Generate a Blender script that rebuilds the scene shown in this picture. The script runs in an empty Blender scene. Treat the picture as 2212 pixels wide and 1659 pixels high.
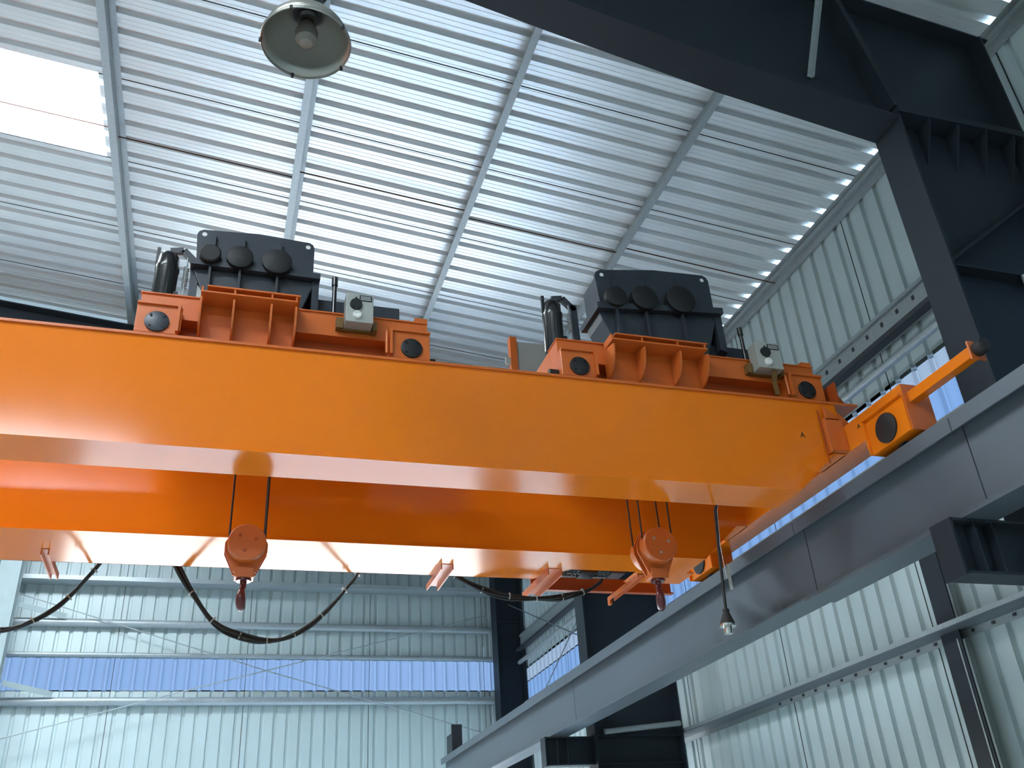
import bpy, math, random
from mathutils import Vector, Matrix
random.seed(7)
scene = bpy.context.scene
col = scene.collection
R = math.radians

# ------------------------------------------------------------------ camera
CZ = 4.2                                     # the photographer stands on a platform
YAW, PITCH, ROLL, FPX, IW, IH = R(18.72186), R(29.49914), R(-3.90658), 1997.48, 2212.0, 1659.0
FWD = Vector((math.sin(YAW) * math.cos(PITCH), math.cos(YAW) * math.cos(PITCH), math.sin(PITCH)))
_rt = Vector((math.cos(YAW), -math.sin(YAW), 0.0))
_up = _rt.cross(FWD)
RGT = math.cos(ROLL) * _rt + math.sin(ROLL) * _up
UPV = -math.sin(ROLL) * _rt + math.cos(ROLL) * _up
CAM = Vector((0, 0, CZ))
cam_d = bpy.data.cameras.new('camera')
cam_d.sensor_width = 36.0
cam_d.lens = FPX / IW * 36.0
cam_d.clip_end = 500
cam = bpy.data.objects.new('camera', cam_d)
col.objects.link(cam)
m = Matrix((RGT, UPV, -FWD)).transposed().to_4x4()
m.translation = CAM
cam.matrix_world = m
scene.camera = cam


def ray(x, y):
    return FWD * FPX + RGT * (x - IW / 2) - UPV * (y - IH / 2)


def at_y(x, y, Y):
    d = ray(x, y)
    return CAM + d * (Y / d.y)


def at_x(x, y, X):
    d = ray(x, y)
    return CAM + d * (X / d.x)


def at_z(x, y, Z):
    d = ray(x, y)
    return CAM + d * ((Z - CZ) / d.z)


# ------------------------------------------------------------------ hall dimensions (metres)
XW = 5.635                   # inner plane of the right wall
ZW = 10.183                  # underside of the roof sheets at that wall
TA = math.tan(R(6.1))        # roof slope, falling to the right
YB = 17.35                   # end wall
XR = -4.0                    # ridge
XL = 2 * XR - XW             # left wall
YF = -9.74                   # front (behind the camera)
PIT = 0.2185                 # rib spacing
COVER = 5 * PIT              # cover width of one sheet
Y0 = 6.56                    # a lap joint of the roof sheets


SKY_ROWS = (6, 0, -6, -12)     # rows of translucent roof sheets, one in each bay
XS = -1.495                    # their lower end


def roof_z(x):
    return ZW + TA * (XW - x) if x > XR else ZW + TA * (XW - XR) - TA * (XR - x)


# ------------------------------------------------------------------ world, sun, exposure
world = bpy.data.worlds.new('sky')
scene.world = world
world.use_nodes = True
wn = world.node_tree.nodes
wl = world.node_tree.links
sky = wn.new('ShaderNodeTexSky')
sky.sky_type = 'NISHITA'
sky.sun_disc = False
sky.sun_elevation = R(42)
sky.sun_rotation = R(-105)
sky.air_density = 1.2
sky.dust_density = 1.5
sky.ozone_density = 1.5
bg = wn['Background']
bg.inputs['Strength'].default_value = 0.30
wl.new(sky.outputs['Color'], bg.inputs['Color'])

sun_d = bpy.data.lights.new('sun', 'SUN')
sun_d.energy = 2.2
sun_d.angle = R(0.6)
sun_d.color = (1.0, 0.95, 0.86)
sun = bpy.data.objects.new('sun', sun_d)
col.objects.link(sun)
sun_dir = Vector((-0.80, -0.22, 0.72)).normalized()     # towards the sun: from the open left side
sun.rotation_euler = sun_dir.to_track_quat('Z', 'Y').to_euler()
sun.location = (-20, 30, 40)

SKY_WATTS = 9.8               # each roof daylight lamp
# area lamps as daylight under translucent sheets; far-slope ones added, no sheet there
for i in SKY_ROWS:
    for side in (1, -1):
        ld = bpy.data.lights.new('roof_daylight_lamp', 'AREA')
        ld.shape = 'RECTANGLE'
        ld.size = 2.30
        ld.size_y = COVER - 0.04
        ld.energy = SKY_WATTS
        ld.color = (0.90, 1.0, 0.985)
        lo = bpy.data.objects.new('roof_daylight_lamp', ld)
        col.objects.link(lo)
        xm = XS - 1.165 if side > 0 else 2 * XR - (XS - 1.165)
        lo.location = (xm, Y0 + (i + 0.5) * COVER, roof_z(xm) - 0.012)
        lo.rotation_euler = (0, side * math.atan(TA), 0)

vs = scene.view_settings
vs.view_transform = 'Standard'
vs.look = 'None'
vs.exposure = 4.3
vs.gamma = 1.0
vs.use_curve_mapping = False
cy = scene.cycles
cy.use_denoising = True
cy.max_bounces = 7
cy.use_adaptive_sampling = True
cy.adaptive_threshold = 0.04
cy.diffuse_bounces = 4
cy.glossy_bounces = 4
cy.transmission_bounces = 4
cy.sample_clamp_indirect = 6.0
cy.caustics_reflective = False
cy.caustics_refractive = False


# ------------------------------------------------------------------ materials
def pmat(name, rgb, rough=0.5, metal=0.0, var=0.12, scale=6.0, stretch=(1, 1, 1), bump=0.0, bscale=60.0,
         coat=0.0, rvar=0.0, spec=0.5, rgb2=None):
    mt = bpy.data.materials.new(name)
    mt.use_nodes = True
    nt = mt.node_tree
    p = nt.nodes['Principled BSDF']
    p.inputs['Metallic'].default_value = metal
    p.inputs['Roughness'].default_value = rough
    p.inputs['Specular IOR Level'].default_value = spec
    if coat:
        p.inputs['Coat Weight'].default_value = coat
        p.inputs['Coat Roughness'].default_value = 0.12
    tc = nt.nodes.new('ShaderNodeTexCoord')
    mp = nt.nodes.new('ShaderNodeMapping')
    mp.inputs['Scale'].default_value = stretch
    nt.links.new(tc.outputs['Object'], mp.inputs['Vector'])
    nz = nt.nodes.new('ShaderNodeTexNoise')
    nz.inputs['Scale'].default_value = scale
    nz.inputs['Detail'].default_value = 5
    nt.links.new(mp.outputs['Vector'], nz.inputs['Vector'])
    rp = nt.nodes.new('ShaderNodeMix')
    rp.data_type = 'RGBA'
    b = rgb2 if rgb2 else tuple(c * (1 + var) for c in rgb)
    rp.inputs['A'].default_value = (*[c * (1 - var) for c in rgb], 1)
    rp.inputs['B'].default_value = (*b, 1)
    nt.links.new(nz.outputs['Fac'], rp.inputs['Factor'])
    nt.links.new(rp.outputs['Result'], p.inputs['Base Color'])
    if rvar:
        mr = nt.nodes.new('ShaderNodeMapRange')
        mr.inputs['To Min'].default_value = max(0.03, rough - rvar)
        mr.inputs['To Max'].default_value = rough + rvar
        nt.links.new(nz.outputs['Fac'], mr.inputs['Value'])
        nt.links.new(mr.outputs['Result'], p.inputs['Roughness'])
    if bump:
        n2 = nt.nodes.new('ShaderNodeTexNoise')
        n2.inputs['Scale'].default_value = bscale
        n2.inputs['Detail'].default_value = 4
        nt.links.new(mp.outputs['Vector'], n2.inputs['Vector'])
        bp = nt.nodes.new('ShaderNodeBump')
        bp.inputs['Strength'].default_value = bump
        bp.inputs['Distance'].default_value = 0.01
        nt.links.new(n2.outputs['Fac'], bp.inputs['Height'])
        nt.links.new(bp.outputs['Normal'], p.inputs['Normal'])
    return mt


def translucent(name, rgb, w=0.85):
    mt = bpy.data.materials.new(name)
    mt.use_nodes = True
    nt = mt.node_tree
    nt.nodes.clear()
    out = nt.nodes.new('ShaderNodeOutputMaterial')
    mx = nt.nodes.new('ShaderNodeMixShader')
    mx.inputs['Fac'].default_value = w
    df = nt.nodes.new('ShaderNodeBsdfDiffuse')
    tr = nt.nodes.new('ShaderNodeBsdfTranslucent')
    nz = nt.nodes.new('ShaderNodeTexNoise')
    nz.inputs['Scale'].default_value = 1.5
    rp = nt.nodes.new('ShaderNodeMix')
    rp.data_type = 'RGBA'
    rp.inputs['A'].default_value = (*[c * 0.92 for c in rgb], 1)
    rp.inputs['B'].default_value = (*rgb, 1)
    nt.links.new(nz.outputs['Fac'], rp.inputs['Factor'])
    nt.links.new(rp.outputs['Result'], df.inputs['Color'])
    nt.links.new(rp.outputs['Result'], tr.inputs['Color'])
    nt.links.new(df.outputs[0], mx.inputs[1])
    nt.links.new(tr.outputs[0], mx.inputs[2])
    nt.links.new(mx.outputs[0], out.inputs['Surface'])
    return mt


M = {}
M['orange'] = pmat('orange_gloss_paint', (0.82, 0.195, 0.008), 0.13, var=0.04, scale=2.2, bump=0.008, bscale=7, rvar=0.01, spec=0.32, coat=0.08)
M['orange2'] = pmat('red_orange_paint', (0.60, 0.135, 0.022), 0.34, var=0.10, scale=5, bump=0.05, bscale=20, rvar=0.06)
M['orange3'] = pmat('dark_and_shaded_orange', (0.42, 0.075, 0.014), 0.32, var=0.15, scale=8, bump=0.05, bscale=25)  # dark orange parts, and shade coloured into the trolley beam skirt
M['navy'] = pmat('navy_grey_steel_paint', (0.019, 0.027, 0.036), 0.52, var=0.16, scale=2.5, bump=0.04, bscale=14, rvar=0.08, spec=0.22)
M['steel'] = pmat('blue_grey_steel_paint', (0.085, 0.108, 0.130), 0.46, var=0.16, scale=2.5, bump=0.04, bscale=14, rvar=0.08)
M['steel_dark'] = pmat('dark_steel_paint', (0.022, 0.026, 0.034), 0.5, var=0.2, scale=4)
M['galv'] = pmat('galvanised_steel', (0.33, 0.37, 0.38), 0.45, metal=0.4, var=0.22, scale=30, rvar=0.1)
M['roof'] = pmat('bare_aluminium_sheet', (0.78, 0.83, 0.85), 0.33, metal=0.38, var=0.08, scale=2.2, stretch=(0.25, 5, 5), rvar=0.09)
M['wallsheet'] = pmat('pale_grey_coated_sheet', (0.50, 0.60, 0.61), 0.45, var=0.08, scale=1.6, rvar=0.06)
M['post'] = pmat('pale_post_paint', (0.26, 0.33, 0.34), 0.5, var=0.1)
M['seal'] = pmat('black_lap_sealant', (0.01, 0.011, 0.013), 0.7)
M['skylight'] = translucent('white_translucent_sheet', (0.95, 0.97, 1.0))
M['bluesheet'] = translucent('blue_lit_translucent_sheet', (0.036, 0.052, 0.080), 0.8)  # lower, bluer half of the strip's light gradient, put into the colour
M['midsheet'] = translucent('dusty_translucent_sheet', (0.038, 0.052, 0.076), 0.8)
M['palesheet'] = translucent('pale_lit_translucent_sheet', (0.055, 0.060, 0.068), 0.8)  # upper, whiter half of that light gradient, also put into the colour
M['concrete'] = pmat('concrete_floor', (0.55, 0.55, 0.52), 0.5, var=0.15, scale=0.6, bump=0.05, bscale=8)
M['yard'] = pmat('sunlit_concrete_yard', (0.25, 0.225, 0.18), 0.8, var=0.12, scale=0.3)
M['black'] = pmat('black_enamel', (0.012, 0.012, 0.014), 0.25, var=0.2, scale=10, coat=0.3)
M['rubber'] = pmat('black_rubber', (0.012, 0.012, 0.013), 0.6, var=0.2)
M['gear'] = pmat('charcoal_machine_paint', (0.030, 0.037, 0.049), 0.38, var=0.2, scale=7, bump=0.05, bscale=40)
M['gearcap'] = pmat('matt_black_cap', (0.007, 0.0075, 0.009), 0.6, var=0.3, scale=30)
M['greybox'] = pmat('grey_enclosure', (0.36, 0.37, 0.34), 0.45, var=0.1, scale=12)
M['white'] = pmat('white_plastic', (0.8, 0.8, 0.77), 0.4, var=0.04)
M['brass'] = pmat('brown_bracket_paint', (0.16, 0.085, 0.02), 0.5, var=0.3, scale=30)
M['rope'] = pmat('greased_wire_rope', (0.018, 0.014, 0.012), 0.5, var=0.3, scale=120)
M['hook'] = pmat('dark_red_hook_paint', (0.11, 0.012, 0.014), 0.28, var=0.15, scale=15, coat=0.3)
M['chrome'] = pmat('bright_metal', (0.6, 0.6, 0.58), 0.22, metal=0.9, var=0.1)
M['lampin'] = pmat('dusty_aluminium_reflector', (0.50, 0.53, 0.51), 0.36, metal=0.75, var=0.3, scale=9, rgb2=(0.42, 0.40, 0.35), rvar=0.12)
M['glass'] = pmat('milky_lamp_glass', (0.22, 0.21, 0.19), 0.22, var=0.25, scale=20)
M['ink'] = pmat('black_stencil_ink', (0.01, 0.008, 0.006), 0.6)
M['rust'] = pmat('rust_brown', (0.07, 0.03, 0.015), 0.8, var=0.3, scale=40)

# ------------------------------------------------------------------ mesh tools
WORLD = {}


class MB:
    def __init__(self):
        self.v = []
        self.f = []
        self.s = []
        self.mi = []

    def add(self, vs_, fs_, smooth=False, mi=0):
        o = len(self.v)
        self.v += [tuple(p) for p in vs_]
        for f in fs_:
            self.f.append([i + o for i in f])
            self.s.append(smooth)
            self.mi.append(mi)
        return self

    def box(self, x0, x1, y0, y1, z0, z1):
        vs_ = [(x, y, z) for z in (z0, z1) for y in (y0, y1) for x in (x0, x1)]
        return self.add(vs_, [(0, 2, 3, 1), (4, 5, 7, 6), (0, 1, 5, 4), (2, 6, 7, 3), (0, 4, 6, 2), (1, 3, 7, 5)])

    def prism(self, pts, axis, a, b):
        """pts: polygon in the two other axes (order x,y,z without axis), extruded a..b along axis."""
        def P(p, t):
            return {'x': (t, p[0], p[1]), 'y': (p[0], t, p[1]), 'z': (p[0], p[1], t)}[axis]
        n = len(pts)
        vs_ = [P(p, a) for p in pts] + [P(p, b) for p in pts]
        fs_ = [tuple(range(n)), tuple(range(2 * n - 1, n - 1, -1))]
        fs_ += [(i, i + n, (i + 1) % n + n, (i + 1) % n) for i in range(n)]
        return self.add(vs_, fs_)

    def bar(self, p, q, w, h, up=(0, 0, 1)):
        p, q = Vector(p), Vector(q)
        d = (q - p).normalized()
        u = Vector(up)
        s = d.cross(u).normalized()
        u = s.cross(d)
        vs_ = []
        for c in (p, q):
            for a, b in ((-1, -1), (1, -1), (1, 1), (-1, 1)):
                vs_.append(c + s * (a * w / 2) + u * (b * h / 2))
        return self.add(vs_, [(0, 1, 2, 3), (7, 6, 5, 4), (0, 4, 5, 1), (1, 5, 6, 2), (2, 6, 7, 3), (3, 7, 4, 0)])

    def rings(self, rings, closed=False, caps=True, smooth=True):
        n = len(rings[0])
        vs_ = [p for r in rings for p in r]
        fs_ = []
        k = len(rings)
        for i in range(k - 1):
            for j in range(n):
                fs_.append((i * n + j, i * n + (j + 1) % n, (i + 1) * n + (j + 1) % n, (i + 1) * n + j))
        self.add(vs_, fs_, smooth)
        if caps:
            self.add(rings[0], [tuple(range(n - 1, -1, -1))])
            self.add(rings[-1], [tuple(range(n))])
        return self

    def lathe(self, p, axis, prof, n=24, caps=True, smooth=True):
        """prof: [(distance along axis, radius)]"""
        p = Vector(p)
        a = Vector(axis).normalized()
        t = Vector((0, 0, 1)) if abs(a.z) < 0.9 else Vector((1, 0, 0))
        u = a.cross(t).normalized()
        w = a.cross(u)
        rs = [[p + a * d + (u * math.cos(k * 2 * math.pi / n) + w * math.sin(k * 2 * math.pi / n)) * r for k in range(n)]
              for d, r in prof]
        runs = [[rs[0]]]
        for i in range(1, len(prof)):
            runs[-1].append(rs[i])
            if i < len(prof) - 1:
                d0 = Vector((prof[i][0] - prof[i - 1][0], prof[i][1] - prof[i - 1][1]))
                d1 = Vector((prof[i + 1][0] - prof[i][0], prof[i + 1][1] - prof[i][1]))
                if d0.length < 1e-7 or d1.length < 1e-7 or d0.angle(d1) > R(33):
                    runs.append([rs[i]])
        for k, run in enumerate(runs):
            self.rings(run, caps=False, smooth=smooth)
        if caps:
            self.add(rs[0], [tuple(range(n - 1, -1, -1))])
            self.add(rs[-1], [tuple(range(n))])
        return self

    def cyl(self, p, q, r, n=20, r2=None):
        p, q = Vector(p), Vector(q)
        L = (q - p).length
        return self.lathe(p, q - p, [(0, r), (L, r if r2 is None else r2)], n)

    def tube(self, pts, r, n=8, rad=None):
        pts = [Vector(p) for p in pts]
        rs = []
        for i, p in enumerate(pts):
            d = (pts[min(i + 1, len(pts) - 1)] - pts[max(i - 1, 0)]).normalized()
            t = Vector((0, 1, 0)) if abs(d.y) < 0.9 else Vector((0, 0, 1))
            u = d.cross(t).normalized()
            w = d.cross(u)
            rr = rad[i] if rad else r
            rs.append([p + (u * math.cos(k * 2 * math.pi / n) + w * math.sin(k * 2 * math.pi / n)) * rr for k in range(n)])
        return self.rings(rs)

    def mesh(self, name, mats, o=(0, 0, 0)):
        me = bpy.data.meshes.new(name)
        me.from_pydata([(x - o[0], y - o[1], z - o[2]) for x, y, z in self.v], [], self.f)
        for mt in (mats if isinstance(mats, (list, tuple)) else [mats]):
            me.materials.append(M[mt])
        me.polygons.foreach_set('use_smooth', self.s)
        me.polygons.foreach_set('material_index', self.mi)
        me.update()
        return me

    def build(self, name, mats, parent=None, at=None, bevel=0.0):
        """world-space vertices; a part's origin is its thing's base point"""
        o = WORLD[parent.name] if parent else Vector(at if at else (0, 0, 0))
        me = self.mesh(name, mats, o)
        ob = bpy.data.objects.new(name, me)
        col.objects.link(ob)
        if parent:
            ob.parent = parent
        else:
            ob.location = o
        WORLD[ob.name] = o
        if bevel:
            bv = ob.modifiers.new('bevel', 'BEVEL')
            bv.width = bevel
            bv.segments = 2
            bv.limit_method = 'ANGLE'
            bv.angle_limit = R(40)
        return ob


def tag(o, label=None, cat=None, group=None, kind=None):
    for k, v in (('label', label), ('category', cat), ('group', group), ('kind', kind)):
        if v:
            o[k] = v
    return o


def thing(name, at, label, cat, group=None, kind='thing'):
    o = bpy.data.objects.new(name, None)
    o.empty_display_size = 0.1
    col.objects.link(o)
    o.location = at
    WORLD[o.name] = Vector(at)
    return tag(o, label, cat, group, kind)


def struct(name, at=(0, 0, 0)):
    o = bpy.data.objects.new(name, None)
    o.empty_display_size = 0.1
    col.objects.link(o)
    o.location = at
    WORLD[o.name] = Vector(at)
    o['kind'] = 'structure'
    return o


def place(name, me, parent, loc):
    ob = bpy.data.objects.new(name, me)
    col.objects.link(ob)
    ob.parent = parent
    ob.location = Vector(loc) - WORLD[parent.name]
    return ob


# ------------------------------------------------------------------ corrugated sheets
def profile(n=5, h=0.046, p=PIT):
    pts = []
    if h < 0.035:
        for i in range(n):
            for v, w in ((0, 0), (p / 2 - 0.034, 0), (p / 2 - 0.017, h), (p / 2 + 0.017, h), (p / 2 + 0.034, 0)):
                pts.append((i * p + v, w))
        pts.append((n * p, 0))
        return pts
    for i in range(n):
        b = i * p
        c = b + p / 2
        for v, w in ((0, 0), (0.022, 0), (0.026, 0.002), (0.030, 0), (p / 2 - 0.037, 0), (p / 2 - 0.025, h),
                     (p / 2 + 0.025, h), (p / 2 + 0.037, 0), (p - 0.030, 0), (p - 0.026, 0.002), (p - 0.022, 0)):
            pts.append((b + v, w))
    pts.append((n * p, 0))
    return pts


def sheet(fmap, length, mats, name, n=5, seam=True, h=0.046):
    """fmap(u, v, w): u along the sheet, v across, w outwards"""
    mb = MB()
    pr = profile(n, h)
    vs_ = [fmap(0, v, w) for v, w in pr] + [fmap(length, v, w) for v, w in pr]
    k = len(pr)
    mb.add(vs_, [(i, i + 1, i + 1 + k, i + k) for i in range(k - 1)])
    if seam:
        mb.add([fmap(0, 0.001, -0.003), fmap(0, 0.010, -0.003), fmap(length, 0.010, -0.003), fmap(length, 0.001, -0.003)],
               [(0, 1, 2, 3)], mi=1)
        mb.add([fmap(0, 0.001, 0.001), fmap(0, 0.001, -0.003), fmap(length, 0.001, -0.003), fmap(length, 0.001, 0.001)],
               [(0, 1, 2, 3)], mi=1)
    return mb.mesh(name, mats)


# ------------------------------------------------------------------ floor and outside ground
MB().box(XL, XW + 0.2, YF, YB + 0.2, -0.2, 0.0).build('floor', 'concrete')['kind'] = 'structure'
yard = MB()
yard.box(-70, 70, -70, 90, -0.5, -0.21)
yard.build('ground', 'yard')['kind'] = 'structure'

# ------------------------------------------------------------------ roof
ceiling = struct('ceiling', (0, 0, ZW))
XE = XW - 0.085
L_full = (XE - XR)
ca = 1.0
me_roof = sheet(lambda u, v, w: (XE - u, v, ZW + TA * (XW - XE + u) + w), L_full, ['roof', 'seal'], 'roof_sheet')
me_roof_short = sheet(lambda u, v, w: (XE - u, v, ZW + TA * (XW - XE + u) + w), XE - XS, ['roof', 'seal'], 'roof_sheet')
me_sky = sheet(lambda u, v, w: (XS + 0.1 - u, v, ZW + TA * (XW - XS - 0.1 + u) + w + 0.003), XS + 0.1 - XR, ['skylight', 'seal'], 'skylight_sheet', seam=False)
n0 = math.ceil((YF - Y0) / COVER)
n1 = math.ceil((YB - Y0) / COVER)
for i in range(n0 - 1, n1):
    y = Y0 + i * COVER
    if i in SKY_ROWS:
        place('roof_sheet', me_roof_short, ceiling, (0, y, 0))
        place('skylight_sheet', me_sky, ceiling, (0, y, 0))
    else:
        place('roof_sheet', me_roof, ceiling, (0, y, 0))
# the far slope beyond the ridge (never in view): one plain corrugated surface
ny = int((YB - YF) / COVER) + 2
me_l = sheet(lambda u, v, w: (XR - u, v, ZW + TA * (XW - XR) - TA * u + w), XR - XL + 0.1, ['roof', 'seal'], 'roof_slope', n=ny * 5, seam=False)
place('roof_slope', me_l, ceiling, (0, Y0 + (n0 - 1) * COVER, 0))
# eave flashing that closes the roof against the wall
fl = MB()
fl.prism([(XW - 0.109, roof_z(XW - 0.109) - 0.008), (XW + 0.25, roof_z(XW + 0.25) - 0.008), (XW + 0.25, roof_z(XW + 0.25) - 0.001), (XW - 0.109, roof_z(XW - 0.109) - 0.001)], 'y', YF, YB + 0.2)
fl.build('trim_1', 'galv')['kind'] = 'structure'
fl = MB()
fl.box(XW - 0.075, XW - 0.012, YF, YB, ZW - 0.065, ZW - 0.013)
fl.box(XW - 0.035, XW - 0.012, YF, YB, ZW - 0.16, ZW - 0.065)
fl.build('trim_2', 'galv')['kind'] = 'structure'

# ------------------------------------------------------------------ walls
def wall_sheets(root, fm, spans, mats, name, cols, off, n=5):
    """fm(u,v,w)->xyz with u = height; spans: list of (z0,z1) per column index"""
    cache = {}
    for c in cols:
        for z0, z1 in spans(c):
            key = (z0, z1, c % 2)
            if key not in cache:
                cache[key] = sheet(lambda u, v, w: fm(z0 + u, v, w), z1 - z0, mats, name, h=0.030, seam=c % 2 == 0, n=n)
            place(name, cache[key], root, off(c))


wr = struct('wall_right', (XW, 0, 0))
ncr = range(-14, 11)
yr = 5.945
offr = lambda c: (0, yr + c * COVER, 0)
fmr = lambda z, v, w: (XW + w, v, z)
wall_sheets(wr, fmr, lambda c: [(8.10, ZW - 0.02)], ['wallsheet', 'seal'], 'wall_sheet', ncr, offr)
wall_sheets(wr, fmr, lambda c: [(0, 7.54)], ['wallsheet', 'seal'], 'wall_sheet', ncr, lambda c: (0, yr + 0.31 + c * COVER, 0))
wall_sheets(wr, fmr, lambda c: [(7.52, 7.88)], ['bluesheet', 'seal'], 'translucent_sheet', ncr, offr)
wall_sheets(wr, fmr, lambda c: [(7.86, 8.14)], ['palesheet', 'seal'], 'translucent_sheet', ncr, offr)

wb = struct('wall_back', (0, YB, 0))
xb = -0.54 + 5 * COVER
offb = lambda c: (xb - c * COVER, 0, 0)
fmb = lambda z, v, w: (-v, YB + w, z)
DOOR = range(0, 7)
top_b = ZW + 0.02
wall_sheets(wb, fmb, lambda c: [(5.2 if c in DOOR else 0.0, 7.80), (8.62, top_b + 1.0)], ['wallsheet', 'seal'], 'wall_sheet', range(0, 18), offb)
wall_sheets(wb, lambda z, v, w: (-v, YB - 0.006 + w, z), lambda c: [(8.33, 8.65)], ['wallsheet', 'seal'], 'wall_sheet', range(0, 18), offb)
wall_sheets(wb, fmb, lambda c: [(7.78, 8.34)], ['midsheet', 'seal'], 'translucent_sheet', range(0, 18), offb)
offn = lambda c: (xb + 3 * PIT, 0, 0)
wall_sheets(wb, fmb, lambda c: [(0.0, 7.80), (8.33, top_b)], ['wallsheet', 'seal'], 'wall_sheet', [-1], offn, n=3)
wall_sheets(wb, fmb, lambda c: [(7.78, 8.34)], ['midsheet', 'seal'], 'translucent_sheet', [-1], offn, n=3)

# walls out of view
wm = MB()
wm.box(XL - 0.05, XL, YF, YB + 0.2, 0, ZW)
wm.build('wall_left', 'wallsheet')['kind'] = 'structure'
wm = MB()
wm.box(XL, XW, YF - 0.05, YF, 0, ZW + 1.2)
wm.build('wall_front', 'wallsheet')['kind'] = 'structure'

# ------------------------------------------------------------------ purlins
def purlin(x, label):
    zt = roof_z(x) - 0.004
    mb = MB()
    # Z section: web, top flange towards the eave, bottom flange towards the ridge
    h, t, fw = 0.175, 0.006, 0.06
    pts = [(x + fw, zt), (x + fw, zt - t), (x + t, zt - t), (x + t, zt - h), (x - fw, zt - h), (x - fw, zt - h + 0.022),
           (x - fw + t, zt - h + 0.022), (x - fw + t, zt - h + t), (x, zt - h + t), (x, zt)]
    mb.prism(pts, 'y', YF, YB)
    o = mb.build('roof_purlin', 'galv', at=(x, 3.8, zt - h))
    return tag(o, label, 'purlin', 'galvanised roof purlins', 'thing')


purlin(-1.355, 'galvanised roof purlin beside the bright white skylight')
purlin(0.345, 'galvanised roof purlin running behind the hanging dome lamp')
purlin(2.065, 'galvanised roof purlin ending behind the right end of the smaller trolley')
purlin(3.757, 'galvanised roof purlin nearest the eave, ending behind the larger gearbox')

for i, (xa, xc) in enumerate(((-3.0, -1.355), (-1.355, 0.345), (0.345, 2.065), (2.065, 3.757), (3.757, 5.60))):
    dz = -0.085
    y = 7.185 + (0.05 if i % 2 else -0.05)
    a = Vector((xa, y, roof_z(xa) + dz))
    b = Vector((xc, y, roof_z(xc) + dz))
    mb = MB().tube([a, b], 0.007, 6)
    o = mb.build('sag_rod', 'rust', at=tuple(a))
    tag(o, ['thin dark sag rod meeting the skylight purlin from the left', 'thin dark sag rod between the skylight purlin and the dome lamp purlin',
            'thin dark sag rod under the middle of the roof, above the smaller gearbox',
            'thin dark sag rod left of the purlin that ends behind the larger gearbox',
            'thin dark sag rod reaching the eave above the larger gearbox'][i], 'sag rod', 'roof sag rods', 'thing')

# ------------------------------------------------------------------ portal frames
XC, XO = 4.25, 5.37            # inner and outer faces of the columns
HB = 0.135                     # half flange width
ZK = 8.95                      # splice between column and rafter


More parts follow.
